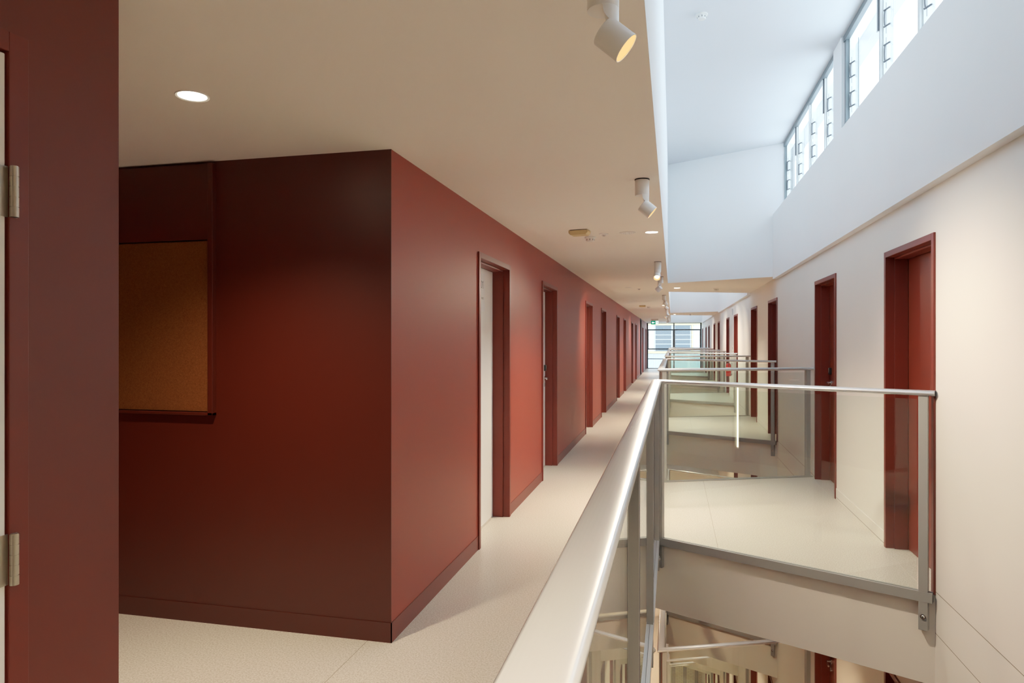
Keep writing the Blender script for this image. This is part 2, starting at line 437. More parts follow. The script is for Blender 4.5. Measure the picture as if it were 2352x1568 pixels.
tag(b.build('trim_1'), 'dark upright posts in front of the pale brick wall', 'trim', kind='structure')
b = MB(); b.box(XL, XR, YB, YE, -LEVEL * 6 - .2, -LEVEL * 6, M['floor'])
tag(b.build('floor_ground'), 'lowest floor at the bottom of the void', 'floor', kind='structure')

# skirtings
b = MB()
edges = [YA1 - 0.007] + sorted(v for h in LH for v in h[:2]) + [YE]
for i in range(0, len(edges), 2): b.box(XL, XL + 0.004, edges[i], edges[i + 1], 0, 0.097, M['red_frame'])
b.box(XA, XL + .004, YA1 - 0.007, YA1, 0, 0.097, M['red_alcove_shade'])
tag(b.build('baseboard_left'), 'flat red skirting along the red wall and its corner', 'skirting', kind='structure')
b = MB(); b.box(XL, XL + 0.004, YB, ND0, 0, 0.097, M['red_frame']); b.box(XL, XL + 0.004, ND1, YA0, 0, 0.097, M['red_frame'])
tag(b.build('baseboard_near'), 'red skirting below the hinged door wall', 'skirting', kind='structure')
b = MB()
for k in range(0, NB):
    y0, y1 = k * P + FR + .05, k * P + RR - .03
    cuts = [v for y in RIGHT for v in (y, y + DW) if y0 < v < y1]
    pts = [y0] + cuts + [y1]
    segs = []
    for i in range(len(pts) - 1):
        mid = (pts[i] + pts[i + 1]) / 2
        if not any(y < mid < y + DW for y in RIGHT): b.box(XR - .005, XR, pts[i], pts[i + 1], 0, 0.1, M['cream'])
tag(b.build('baseboard_right'), 'cream skirting along the cream wall on each bridge', 'skirting', kind='structure')

# ------------------------------------------------------------------ doors
def frame_mb(W, H, mat, face=.04, step=.015, d1=.044, d2=.13, proud=.012):
    b = MB()
    b.box(0, face, -proud, d2, 0, H, mat); b.box(W - face, W, -proud, d2, 0, H, mat); b.box(face, W - face, -proud, d2, H - face, H, mat)
    b.box(face, face + step, d1, d2, 0, H - face, mat); b.box(W - face - step, W - face, d1, d2, 0, H - face, mat)
    b.box(face + step, W - face - step, d1, d2, H - face - step, H - face, mat)
    return b
def lever(b, x, z, y, sgn, mat):
    b.cyl((x, y, z), (x, y - .01, z), .026, mat); b.cyl((x, y - .01, z), (x, y - .055, z), .009, mat, seg=12)
    b.cyl((x, y - .05, z), (x + sgn * .11, y - .05, z - .004), .009, mat, seg=12)
def make_door(name, W, H, leafmat, hard_x, full=False):
    root = empty(name)
    fr = frame_mb(W, H, M['red_frame']).build('door_frame', root, bevel=.0015)
    b = MB(); b.box(.057, W - .057, .131, .171, .006, H - .057, leafmat)
    b.box(.04, W - .04, .18, .2, 0, H - .02, M['black'])
    leaf = b.build('door_leaf', root)
    x = W - .115 if hard_x > 0 else .115; s = -1 if hard_x > 0 else 1
    b = MB(); lever(b, x, 1.03, .131, s, M['chrome']); b.build('door_handle', leaf, smooth=True)
    b = MB(); b.box(x - .022, x + .022, .106, .131, 1.115, 1.185, M['black']); b.box(x - .018, x + .018, .100, .106, 1.135, 1.182, M['chrome'])
    b.build('door_lock', leaf, bevel=.004)
    b = MB(); b.cyl((x, .131, .95), (x, .117, .95), .022, M['chrome']); b.build('thumb_turn', leaf, smooth=True)
    return root
dn = 0
dl = make_door('door_1', DW, DH, M['white_door'], +1)
for i, y in enumerate(LEFT):
    dn += 1
    o = dl if i == 1 else (make_door('door_1', DW, DH, M['white_door'], -1) if i == 0 else copy_tree(dl))
    if i == 0: dl_first = o
    o.name = 'door_%d' % dn; o.location = (XL, y, 0); o.rotation_euler = (0, 0, pi / 2)
    lb = {0: 'red framed doorway nearest the red corner, white door leaf with the 01 notice',
          1: 'red framed doorway with white leaf, silver lever and lock, second along the red wall'}.get(i, 'deep red door frame, %s doorway along the red wall from the corner' % ORD[i + 1])
    tag(o, lb, 'door', kind='structure')
# notice on the first white door
def text(body, size, mat, parent, loc, rot, name, align='LEFT', xs=1.0):
    cu = bpy.data.curves.new(name, 'FONT'); cu.body = body; cu.size = size; cu.align_x = align; cu.materials.append(mat); cu.extrude = 0.0004
    o = bpy.data.objects.new(name, cu); COL.objects.link(o); o.parent = parent; o.location = loc; o.rotation_euler = rot; o.scale = (xs, 1, 1); return o
leaf1 = [c for c in dl_first.children if c.name.startswith('door_leaf')][0]
sg = MB(); sg.box(.32, .65, .1285, .131, 1.70, 2.0, M['paper']); sgo = sg.build('door_notice', leaf1)
b = MB(); yy = .1277; n = 28
for i in range(n):
    t0, t1 = 2 * pi * i / n, 2 * pi * (i + 1) / n
    b.poly([(.548 + .0175 * cos(t0), yy, 1.910 + .030 * sin(t0)), (.548 + .0175 * cos(t1), yy, 1.910 + .030 * sin(t1)),
            (.548 + .0105 * cos(t1), yy, 1.910 + .0235 * sin(t1)), (.548 + .0105 * cos(t0), yy, 1.910 + .0235 * sin(t0))], M['ink'])
b.poly([(.588, yy, 1.880), (.596, yy, 1.880), (.596, yy, 1.940), (.589, yy, 1.940), (.576, yy, 1.930), (.576, yy, 1.922), (.588, yy, 1.930)], M['ink'])
b.build('door_number', sgo)
text('oues', .036, M['grey_ink'], sgo, (.572, .1278, 1.795), (pi / 2, 0, 0), 'small_lettering', 'CENTER')

dr = make_door('door_r', DW, DH, M['red_door'], -1)
RLAB = {0: 'red door in a red frame nearest the camera on the cream wall, behind the first glass panel',
        1: 'red door with silver lever and lock, second on the cream wall from the camera'}
first = True
for l in [0] + sorted(LOWDOORS):
    for i in (range(len(RIGHT)) if l == 0 else LOWDOORS[l]):
        dn += 1
        if l == 0 and i == 0: o = make_door('door_r', DW, DH, M['red_door'], +1)
        else: o = dr if first else copy_tree(dr); first = False
        o.name = 'door_%d' % dn; o.location = (XR, RIGHT[i] + DW, lev(0, l)); o.rotation_euler = (0, 0, -pi / 2)
        if l == 0: lb = RLAB.get(i, 'dark red door, %s along the cream wall from the camera' % ORD[i + 1])
        else: lb = 'dark red door on the cream wall, %s, %s in line from the camera' % (DOWN[l], ORD[i + 1])
        tag(o, lb, 'door', kind='structure')

# full-height dark opening far along the red wall
dn += 1
rt = empty('door_%d' % dn, (XL, 29.17, 0), pi / 2)
b = MB(); W = .96
b.box(0, .05, -.02, .13, 0, CEIL, M['darkframe']); b.box(W - .05, W, -.02, .13, 0, CEIL, M['darkframe']); b.box(.05, W - .05, -.02, .13, CEIL - .05, CEIL, M['darkframe'])
b.build('door_frame', rt)
b = MB(); b.box(.05, W - .05, .13, .17, 0, CEIL - .05, M['red_door']); b.build('door_leaf', rt)
tag(rt, 'dark full height door frame far along the red wall near the glazing', 'door', kind='structure')

# near hinged white door (leaf flush with the wall face)
dn += 1
rt = empty('door_%d' % dn, (XL, ND0, 0), pi / 2); W = ND1 - ND0
b = MB(); f = .044
b.box(0, f, -.006, .13, 0, 2.105, M['red_frame']); b.box(W - f, W, -.006, .13, 0, 2.105, M['red_frame']); b.box(f, W - f, -.006, .13, 2.063, 2.105, M['red_frame'])
b.box(f, W - f, .06, .13, 0, 2.063, M['black'])
b.build('door_frame', rt, bevel=.0015)
b = MB(); b.box(f + .004, W - f - .004, .0, .04, .006, 2.058, M['white_door']); lf = b.build('door_leaf', rt, bevel=.002)
for hz in (1.775, 1.019, .22):
    b = MB()
    hx = W - f + .004
    for q in range(5):
        b.cyl((hx, -.014, hz - .052 + q * .021), (hx, -.014, hz - .052 + q * .021 + .0195), .0085, M['nickel'], seg=20)
    b.cyl((hx, -.014, hz - .052), (hx, -.014, hz + .053), .0072, M['nickel'], seg=16)
    b.box(hx - .03, hx - .004, -.003, .001, hz - .052, hz + .052, M['nickel']); b.box(hx, hx + .012, -.0085, -.004, hz - .052, hz + .052, M['nickel'])
    b.build('hinge', lf, smooth=True)
tag(rt, 'white door with satin hinges at the near left edge, in a red frame', 'door', kind='structure')

# ------------------------------------------------------------------ framed noticeboard in the alcove
nb = empty('noticeboard', (0, YA1, 0)); X0, X1 = -3.55, -2.305
b = MB(); y0 = -.035
b.box(X1 - .03, X1, y0, 0, 1.083, 2.385, M['red_alcove_shade']); b.box(X0, X0 + .03, y0, 0, 1.083, 2.385, M['red_alcove_shade'])
b.box(X0, X1, y0, 0, 1.083, 1.098, M['red_alcove_shade'])
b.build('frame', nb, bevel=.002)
b = MB(); b.box(X0 + .03, X1 - .03, -.024, 0, 1.992, 2.385, M['red_alcove_shade']); b.build('top_panel', nb, bevel=.002)
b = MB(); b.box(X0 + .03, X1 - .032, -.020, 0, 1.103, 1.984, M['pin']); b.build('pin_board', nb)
tag(nb, 'tall red framed noticeboard with an orange brown pinboard on the alcove wall', 'noticeboard')

# ------------------------------------------------------------------ balustrades
A_, B_ = .0375, .0165
oval = [(A_ * cos(2 * pi * i / 28), B_ * sin(2 * pi * i / 28)) for i in range(28)]
RZ = 1.165
def lerp(a, b, t): return Vector(a) * (1 - t) + Vector(b) * t
def balustrade(k):
    """U-shaped guard round void k (void k lies in front of bridge k)"""
    root = empty('glass_balustrade')
    yF = k * P
    cF = Vector((GX, yF + FL, 0)); wF = Vector((XR, yF + FR, 0))
    if k == 0:
        s_ = -1.15
        cR = Vector((GX, s_, 0)); wR = Vector((XR, s_ + .55, 0))
    else:
        cR = Vector((GX, yF - P + RL, 0)); wR = Vector((XR, yF - P + RR, 0))
    runs = [(wR, cR), (cR, cF), (cF, wF)]
    dR = (cR - wR).normalized(); dF = (wF - cF).normalized()
    zv = Vector((0, 0, RZ))
    b = MB(); b.sweep([tuple(wR + dR * .008 + zv), tuple(cR + zv), tuple(cF + zv), tuple(wF - dF * .008 + zv)], oval, M['alu'])
    b.build('handrail', root, smooth=True, angle=50)
    for ri, (p, q) in enumerate(runs):
        d = (q - p).normalized(); L = (q - p).length; side = Vector((d.y, -d.x, 0))
        tf = Matrix(((d.x, side.x, 0, p.x), (d.y, side.y, 0, p.y), (0, 0, 1, 0), (0, 0, 0, 1)))
        ca = .0; cb = L
        b = MB()
        x0, x1 = (.02 if ri == 0 else 0), (L - .02 if ri == 2 else L)
        for (s0, s1) in ((-.0215, -.0045), (.0045, .0215)): b.box(x0, x1, s0, s1, -.045, .012, M['chan'] if ri == 1 else M['steel'], tf)
        b.box(x0, x1, -.0045, .0045, -.045, .004, M['seal'], tf)
        b.build('base_channel', root)
        if ri == 1:
            n = max(1, round((L - .12) / (1.52 if k == 0 else 1.36)))
            if k == 0:
                ps = [L - .085 - 1.515 * i for i in range(n + 1)]; ps = sorted(v for v in ps if v > .05)
            else: ps = [.085 + (L - .17) * i / n for i in range(n + 1)]
        elif ri == 0: ps = [.068, L - .030]
        else: ps = [.030, L - .066]
        for x in ps:
            b = MB(); b.box(x - .024, x + .024, -.0200, .0200, -.21, RZ - .012, M['steel'], tf)
            for s0 in (-.0220, .0220):
                b.box(x - .019, x - .016, s0 - .0006, s0 + .0006, 0.02, RZ - .02, M['seal'], tf) if ri == 1 else None
            po = b.build('post', root, bevel=.0015)
            # domed fixing bolt on the void side
            sg_ = -1 if ri == 1 else -1
            for s1 in (1, -1):
                c0 = tf @ Vector((x, s1 * .0215, -.13)); c1 = tf @ Vector((x, s1 * .031, -.13))
                pass
            vs = 1 if side.dot(Vector((.68, (cR.y + cF.y) / 2, 0)) - p) > 0 else -1
            b = MB(); b.cyl(tf @ Vector((x, vs * .0215, -.13)), tf @ Vector((x, vs * .0250, -.13)), .014, M['chrome'], seg=16)
            b.cyl(tf @ Vector((x, vs * .0250, -.13)), tf @ Vector((x, vs * .032, -.13)), .010, M['chrome'], r1=.005, seg=16)
            b.build('bolt', po, smooth=True)
        cuts = sorted(ps)
        for a, c in zip(cuts[:-1], cuts[1:]):
            if c - a < .2: continue
            b = MB(); b.box(a + .034, c - .034, -.0035, .0035, .004, 1.128, M['glass'], tf)
            b.build('glass_panel', root)
    return root
VLAB = ['nearest the camera', 'second', 'third', 'fourth', 'fifth']
GUARDS = {}
LOWG = [(1, 0), (1, 1), (2, 2), (3, 3), (4, 4), (2, 1), (3, 2), (1, 2)]
for k in range(0, NB):
    g = balustrade(k); GUARDS[k] = g
    nm = 'glass balustrade with oval aluminium handrail around the void nearest the camera' if k == 0 else 'glass balustrade and handrail around the %s void from the camera' % ORD[k + 1]
    tag(g, nm, 'balustrade', 'balustrades around the upper voids')
for l, k in LOWG:
    if k not in GUARDS: continue
    c = copy_tree(GUARDS[k]); c.location = (0, 0, -LEVEL * l)
    tag(c, 'glass balustrade around the %s void from the camera, %s' % (ORD[k + 1], DOWN[l]), 'balustrade', 'balustrades of the storeys below')

# added glowing strip, standing in for a bright streak, on the first bridge's rear glass
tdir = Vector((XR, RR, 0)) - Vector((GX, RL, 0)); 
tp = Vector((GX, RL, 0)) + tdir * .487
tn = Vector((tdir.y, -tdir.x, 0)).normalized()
tb = empty('streak_standin', (tp.x + tn.x * .02, tp.y + tn.y * .02, .335))
b = MB(); b.cyl((0, 0, 0.01), (0, 0, .64), .009, M['glow_streak'], seg=16); b.build('glow_streak', tb, smooth=True)
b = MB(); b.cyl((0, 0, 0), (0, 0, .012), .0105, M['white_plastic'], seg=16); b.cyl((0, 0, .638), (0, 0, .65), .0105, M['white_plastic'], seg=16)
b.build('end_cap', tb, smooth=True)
tag(tb, 'slim upright warm glowing strip added on the glass of the first bridge for a bright streak', 'light')

# ------------------------------------------------------------------ ceiling fittings
def lamp(kind, name, parent, loc, energy, color, size=None, spot=None, blend=.5, rot=None, radius=.03):
    d = bpy.data.lights.new(name, kind); d.energy = energy; d.color = color
    if kind == 'AREA': d.shape = 'DISK'; d.size = size; d.spread = spot or pi
    if kind == 'SPOT': d.spot_size = spot; d.spot_blend = blend; d.shadow_soft_size = radius
    if kind == 'POINT': d.shadow_soft_size = radius
    o = bpy.data.objects.new(name, d); COL.objects.link(o); o.parent = parent; o.location = loc
    if rot is not None: o.rotation_mode = 'QUATERNION'; o.rotation_quaternion = rot
    return o
WARM = (1.0, .79, .56)
E_DOWN, E_SPOT, E_LOW = 125.0, 60.0, 50.0
def make_downlight():
    r = empty('ceiling_downlight')
    b = MB(); b.lathe([(.050, .004), (.052, -.002), (.060, -.004), (.062, .0005)], M['fixture'], seg=40); b.build('trim_ring', r, smooth=True)
    b = MB(); b.lathe([(.0002, -.0015), (.051, -.0015)], M['lens'], seg=40); b.build('lens', r)
    return r
dlp = make_downlight(); used = [False]
def downlight(x, y, z, label, group, energy, col=WARM):
    o = copy_tree(dlp) if used[0] else dlp; used[0] = True
    o.location = (x, y, z); tag(o, label, 'light', group)
    lamp('SPOT', 'lamp', o, (0, 0, -.012), energy, col, spot=radians(124), blend=1.0, radius=.045)
    return o
G0 = 'round recessed ceiling downlights'
downlight(-1.779, 2.25, CEIL, 'glowing round downlight in the alcove ceiling near the noticeboard', G0, 120.0)
downlight(.075, .14, CEIL, 'round downlight in the lowered ceiling above the viewer', G0, E_DOWN * .28)
for x, y, lb in [(-.175, 5.98, 'round downlight in the corridor ceiling beside the round speaker grille'),
                 (.075, 12.41, 'round downlight in the lowered ceiling over the second bridge'),
                 (-.22, 18.5, 'round downlight in the corridor ceiling past the second light well'),
                 (.068, 24.9, 'round downlight in the lowered ceiling over the fourth bridge'),
                 (-.2, 30.8, 'round downlight in the corridor ceiling near the exit sign')]:
    downlight(x, y, CEIL, lb, G0, E_DOWN)

AX = Vector((.757, .03, -.648)).normalized()
def make_spot():
    r = empty('ceiling_spotlight')
    b = MB(); b.lathe([(.0005, 0), (.043, 0), (.043, -.005), (.0005, -.005)], M['black'], seg=32); b.build('mounting_disc', r)
    b = MB(); b.lathe([(.0005, -.006), (.0395, -.006), (.0405, -.008), (.0405, -.093), (.0395, -.095), (.0005, -.095)], M['fixture'], seg=40)
    # rounded tongue on one side
    n = 12; sec = []
    for i in range(n + 1):
        u = i / n; x = .002 + u * .0375; w = sqrt(max(0, .0403 ** 2 - x * x)); zb = -.0945 - .044 * sqrt(max(0, 1 - (1 - u) ** 2))
        sec.append([(x, -w, -.05), (x, w, -.05), (x, w, zb), (x, -w, zb)])
    base = len(b.v); mi = b.mi(M['fixture'])
    for s_ in sec: b.v += s_
    for i in range(n):
        for j in range(4):
            k = (j + 1) % 4
            b.f.append((base + i * 4 + j, base + i * 4 + k, base + (i + 1) * 4 + k, base + (i + 1) * 4 + j)); b.m.append(mi)
    b.f.append(tuple(base + j for j in range(4))); b.m.append(mi)
    b.f.append(tuple(base + n * 4 + j for j in range(4))); b.m.append(mi)
    b.build('canister', r, smooth=True)
    c = Vector((.030, -.004, -.172)); back = c - AX * .038; front = c + AX * .038
    b = MB(); b.cyl((.020, 0, -.10), tuple(Vector((.022, 0, -.148))), .010, M['black'], seg=16); b.build('swivel', r, smooth=True)
    b = MB(); b.lathe([(.0005, 0), (.036, 0), (.0385, .002), (.0390, .076), (.0375, .076), (.0355, .05)], M['fixture'], origin=back, axis=AX, seg=40)
    b.build('lamp_head', r, smooth=True)
    b = MB(); b.lathe([(.0368, .074), (.030, .052)], M['reflector'], origin=back, axis=AX, seg=40)
    b.lathe([(.030, .052), (.0004, .052)], M['spotlens'], origin=back, axis=AX, seg=32)
    b.build('reflector', r, smooth=True)
    return r, front
sp, sfront = make_spot(); usp = [False]
qax = Vector((0, 0, -1)).rotation_difference(AX)
SPOTS = [(1.74, 0, 'nearest the camera, cut by the top of the photo'), (4.01, 0, 'second from the camera, beside the bright fascia'),
         (8.24, -95, 'third from the camera, glaring towards the viewer'), (10.2, 150, 'fourth from the camera, turned to the red wall'),
         (14.37, 40, 'fifth from the camera'), (16.3, 15, 'sixth from the camera'), (20.5, 0, 'seventh from the camera'),
         (22.4, 190, 'eighth from the camera'), (26.6, 0, 'ninth from the camera'), (28.6, 180, 'tenth from the camera, near the exit sign')]
for i_, (y, yaw, lb) in enumerate(SPOTS):
    o = copy_tree(sp) if usp[0] else sp; usp[0] = True
    o.location = (-.172, y, CEIL); o.rotation_euler = (0, 0, radians(yaw))
    tag(o, 'white cylinder ceiling spotlight ' + lb, 'spotlight', 'white adjustable spotlights along the corridor ceiling')
    lamp('SPOT', 'lamp', o, tuple(sfront + AX * .003), E_SPOT * (.35 if i_ in (2, 3, 7, 9) else 1), (1.0, .80, .60), spot=radians(100 if i_ not in (2, 3, 7, 9) else 62), blend=1.0, radius=.025, rot=qax)

def make_detector():
    r = empty('smoke_detector')
    b = MB(); b.lathe([(.0005, 0), (.051, 0), (.051, -.010), (.045, -.014), (.0005, -.014)], M['white_plastic'], seg=36); b.build('base', r, smooth=True)
    b = MB(); b.lathe([(.038, -.014), (.036, -.036), (.030, -.044), (.0005, -.046)], M['white_plastic'], seg=36)
    for i in range(8):
        t = 2 * pi * i / 8; b.box(-.0022, .0022, .0330, .0385, -.034, -.020, M['black'], Matrix.Rotation(t, 4, 'Z'))
    b.build('sensor_head', r, smooth=True)
    return r
dp = make_detector(); ud = [False]
for x, y, z, lb in [(-.72, 6.13, CEIL, 'white smoke detector beside the beige box on the corridor ceiling'),
                    (.248, 6.19, ROOF, 'white smoke detector on the high light well ceiling'),
                    (.755, 12.675, CEIL, 'smoke detector on the lowered ceiling over the second bridge'),
                    (-.635, 18.955, CEIL, 'small smoke detector beside the farther beige box'),
                    (.62, 24.9, CEIL, 'smoke detector on the lowered ceiling over the fourth bridge')]:
    o = copy_tree(dp) if ud[0] else dp; ud[0] = True
    o.location = (x, y, z); tag(o, lb, 'smoke detector', 'smoke detectors')
def make_box():
    r = empty('emergency_light_ceiling_box')
    b = MB(); b.box(-.088, .088, -.055, .055, -.006, 0, M['black']); b.build('back_plate', r)
    b = MB()
    pts = [(-.098, -.006), (.098, -.006), (.098, -.030), (.078, -.052), (-.078, -.052), (-.098, -.030)]
    y0, y1 = -.062, .062; n = len(pts); base = len(b.v)
    b.v += [(x, y0, z) for x, z in pts] + [(x, y1, z) for x, z in pts]; mi = b.mi(M['beige_plastic'])
    for i in range(n):
        j = (i + 1) % n; b.f.append((base + i, base + j, base + n + j, base + n + i)); b.m.append(mi)
    b.f.append(tuple(base + i for i in range(n))); b.m.append(mi); b.f.append(tuple(base + n + i for i in range(n))); b.m.append(mi)
    b.build('cover', r, bevel=.004)
    return r
bp_ = make_box()
for i, (x, y, lb) in enumerate([(-.765, 5.74, 'beige box shaped emergency light on the ceiling near the first smoke detector'),
                                (-.774, 18.33, 'small beige emergency light box farther down the corridor ceiling')]):
    o = copy_tree(bp_) if i else bp_
    o.location = (x, y, CEIL); o.rotation_euler = (0, 0, radians(-8)); o.scale = (.84, .84, .84); tag(o, lb, 'emergency light', 'beige ceiling boxes')
def disc(name, r0, x, y, lb, cat, grp, holes=False, d=.006):
    b = MB(); b.lathe([(r0, 0), (r0, -d * .6), (r0 * .96, -d), (.0005, -d)], M['fixture'], seg=40)
    if holes:
        b.lathe([(r0 * .80, -d - .0003), (r0 * .82, -d - .0003)], M['black'], seg=40)
        for i in range(6):
            t = i * pi / 3; b.cyl((r0 * .5 * cos(t), r0 * .5 * sin(t), -d - .0006), (r0 * .5 * cos(t), r0 * .5 * sin(t), -d), .004, M['grey_ink'], seg=10)
    else:
        b.cyl((0, 0, -d - .012), (0, 0, -d), .018, M['fixture'], seg=20); b.cyl((0, 0, -d - .0128), (0, 0, -d - .012), .012, M['black'], seg=20)
    o = b.build(name, loc=(x, y, CEIL), smooth=True); tag(o, lb, cat, grp)
disc('ceiling_speaker', .068, -.38, 5.96, 'flat round white speaker grille on the near corridor ceiling', 'speaker', 'round ceiling speakers', True)
disc('ceiling_speaker', .068, -.743, 12.12, 'flat round speaker grille farther along the corridor ceiling', 'speaker', 'round ceiling speakers', True)
disc('ceiling_sprinkler', .040, -.584, 5.98, 'small round sprinkler plate between smoke detector and speaker', 'sprinkler', 'ceiling sprinklers')
disc('ceiling_sprinkler', .040, -.586, 12.46, 'small sprinkler plate beside the farther speaker grille', 'sprinkler', 'ceiling sprinklers')

# exit sign
ex = empty('exit_sign', (-.743, 29.8, CEIL))
b = MB(); b.box(-.155, .155, -.03, .03, -.085, 0, M['white_plastic']); b.build('housing', ex)
b = MB(); b.box(-.155, .155, -.012, .012, -.240, -.085, M['green']); pn = b.build('sign_panel', ex)
b = MB(); b.box(.035, .150, -.0135, -.012, -.232, -.093, M['greenw'])
b.build('doorway_field', pn)
b = MB(); yy = -.0145
b.poly([(-.125, yy, -.162), (-.075, yy, -.112), (-.075, yy, -.145), (-.01, yy, -.145), (-.01, yy, -.179), (-.075, yy, -.179), (-.075, yy, -.212)], M['greenw'])
b.build('arrow', pn)
b = MB(); yy = -.0150
def stroke(x0, z0, x1, z1, w):
    d = Vector((x1 - x0, 0, z1 - z0)).normalized(); n = Vector((-d.z, 0, d.x)) * w
    b.poly([(x0 + n.x, yy, z0 + n.z), (x1 + n.x, yy, z1 + n.z), (x1 - n.x, yy, z1 - n.z), (x0 - n.x, yy, z0 - n.z)], M['green'])
b.poly([(.085 + .011 * cos(i * pi / 5), yy, -.110 + .011 * sin(i * pi / 5)) for i in range(10)], M['green'])
stroke(.088, -.122, .097, -.168, .010); stroke(.088, -.126, .062, -.150, .005); stroke(.092, -.128, .122, -.146, .005)
stroke(.097, -.165, .070, -.190, .006); stroke(.070, -.190, .062, -.222, .005); stroke(.098, -.166, .118, -.190, .006); stroke(.118, -.190, .138, -.212, .005)
b.build('running_figure', pn)
tag(ex, 'green exit sign with white arrow and running figure hanging from the ceiling', 'sign')

# ------------------------------------------------------------------ cream wall fittings: extinguisher, blade sign, switch
fe = empty('wall_mounted_fire_extinguisher', (1.392, 18.3, .56))
b = MB(); b.lathe([(.0005, 0), (.058, 0), (.064, .010), (.064, .27), (.056, .305), (.030, .330), (.018, .335), (.0005, .335)], M['ext_red'], seg=32); bd = b.build('body', fe, smooth=True)
b = MB(); b.lathe([(.0645, .16), (.0645, .225)], M['paper'], seg=32); b.build('label_band', bd, smooth=True)
b = MB(); b.cyl((0, 0, .33), (0, 0, .372), .016, M['black'], seg=16); b.box(-.012, .012, -.07, .03, .368, .380, M['black']); b.box(-.010, .010, -.075, .02, .395, .404, M['black']); b.box(-.01, .01, .0, .03, .37, .404, M['black'])
b.build('valve_handle', fe)
b = MB()
for i in range(10):
    t0, t1 = i / 10 * pi, (i + 1) / 10 * pi
    b.cyl((0, -.02 - .045 * sin(t0), .355 - .16 * (i / 10)), (0, -.02 - .045 * sin(t1), .355 - .16 * ((i + 1) / 10)), .007, M['black'], seg=10)
b.build('hose', fe, smooth=True)
b = MB(); b.box(.05, .088, -.02, .02, .02, .06, M['steel']); b.box(.082, .088, -.03, .03, .02, .34, M['steel']); b.build('bracket', fe)
tag(fe, 'red fire extinguisher hung on the cream wall beyond the second bridge', 'extinguisher')
b = MB(); b.box(XR - .022, XR, 17.99, 17.996, 2.11, 2.27, M['paper']); b.box(XR - .022, XR - .018, 17.985, 17.99, 2.11, 2.27, M['clip'])
b.box(XR - .006, XR, 17.97, 18.016, 2.11, 2.27, M['paper'])
tag(b.build('wall_mounted_sign'), 'small projecting sign high on the cream wall above the extinguisher', 'sign')
b = MB(); b.box(XR - .012, XR, 17.95, 18.03, 1.21, 1.35, M['white_plastic']); b.box(XR - .016, XR - .012, 17.97, 18.01, 1.25, 1.31, M['grey_ink'])
tag(b.build('wall_switch', bevel=.002), 'small switch plate on the cream wall above the extinguisher', 'switch')

# ------------------------------------------------------------------ clerestory louvre windows
WX = 1.58
wn = [0]
def clerestory(ys, detail, label):
    """ys: pane divisions from far to near"""
    wn[0] += 1
    r = empty('window_%d' % wn[0], (0, 0, 0)); y1, y0 = ys[0], ys[-1]
    b = MB()
    b.box(WX - .01, WX + .10, y1 - .055, y1, SILL, ROOF, M['winframe']); b.box(WX - .01, WX + .10, y0, y0 + .055, SILL, ROOF, M['winframe'])
    b.box(WX - .02, WX + .02, y0, y1, ROOF - .055, ROOF, M['winframe'])
    b.box(WX + .02, WX + .10, y0 + .055, y1 - .055, ROOF - .04, ROOF, M['winwhite'])
    b.box(WX - .02, WX + .10, y0, y1, SILL, SILL + .05, M['winframe'])
    b.build('frame', r)
    for i in range(len(ys) - 1):
        ya, yb = ys[i], ys[i + 1]
        b = MB(); far = ya - (.055 if i == 0 else .02)
        b.box(WX + .02, WX + .09, far - .012, far, SILL + .05, ROOF - .04, M['winwhite'])       # jamb strip
        if i < len(ys) - 2: b.box(WX, WX + .09, yb - .02, yb + .02, SILL + .05, ROOF - .04, M['winwhite'])
        b.build('mullion', r)
        b = MB(); zc = SILL + .12
        while zc < ROOF - .12:
            b.box(WX + .045, WX + .051, yb + .03, far - .014, zc - .0675, zc + .0675, M['winglass']); zc += .135
        b.build('louvre_glass', r)
        if detail:
            b = MB(); zc = SILL + .12; xs = WX + .022
            while zc < ROOF - .1:
                # C-shaped clip linking two blades
                for j in range(6):
                    t0, t1 = -pi / 2 + pi * j / 6, -pi / 2 + pi * (j + 1) / 6
                    yc = far - .045
                    b.cyl((xs, yc + .018 * cos(t0), zc + .062 * sin(t0)), (xs, yc + .018 * cos(t1), zc + .062 * sin(t1)), .0055, M['clip'], seg=8)
                b.cyl((xs - .006, far - .03, zc + .064), (xs + .03, far - .07, zc + .076), .0065, M['clip'], seg=8)
                b.cyl((xs - .006, far - .03, zc - .064), (xs + .03, far - .07, zc - .052), .0065, M['clip'], seg=8)
                b.cyl((xs + .005, far - .048, zc - .12), (xs + .005, far - .048, zc + .12), .0016, M['clip'], seg=6)
                zc += .270
            b.build('louvre_clips', r)
            if i in (0, 2) or (i == 0):
                b = MB(); b.box(WX - .012, WX + .012, yb + .012, yb + .042, ROOF - .42, ROOF - .03, M['winwhite'])
                b.box(WX - .014, WX + .012, yb + .006, yb + .012, ROOF - .42, ROOF - .01, M['clip'])
                b.build('winder_bar', r, bevel=.004)
    tag(r, label, 'window', kind='structure')
    return r
clerestory([10.52, 9.57, 8.71, 7.87, 7.10], True, 'high louvre window beside the end wall of the near light well')
clerestory([6.95, 5.87, 5.00, 4.13, 3.30], True, 'nearer high louvre window above the upper white wall')
clerestory([3.0, 1.9], False, 'high louvre window nearest the camera, above the top of the picture')
for y0, y1 in WELLS[1:]:
    m_ = (y0 + y1) / 2
    clerestory([y1 - .05, (y1 + m_) / 2, m_ + .15], False, 'high louvre window, far half of the well starting %d metres on' % int(y0))
    clerestory([m_ - .15, (y0 + m_) / 2, y0 + .25], False, 'high louvre window, near half of the well starting %d metres on' % int(y0))
b = MB()
for y0, y1 in [(6.95, 7.10), (3.0, 3.30), (1.6, 1.9)]: b.box(WX - .012, 1.70, y0, y1, SILL, ROOF, M['white'])
b.box(WX - .035, 1.70, 6.955, 7.29, SILL, ROOF, M['white'])
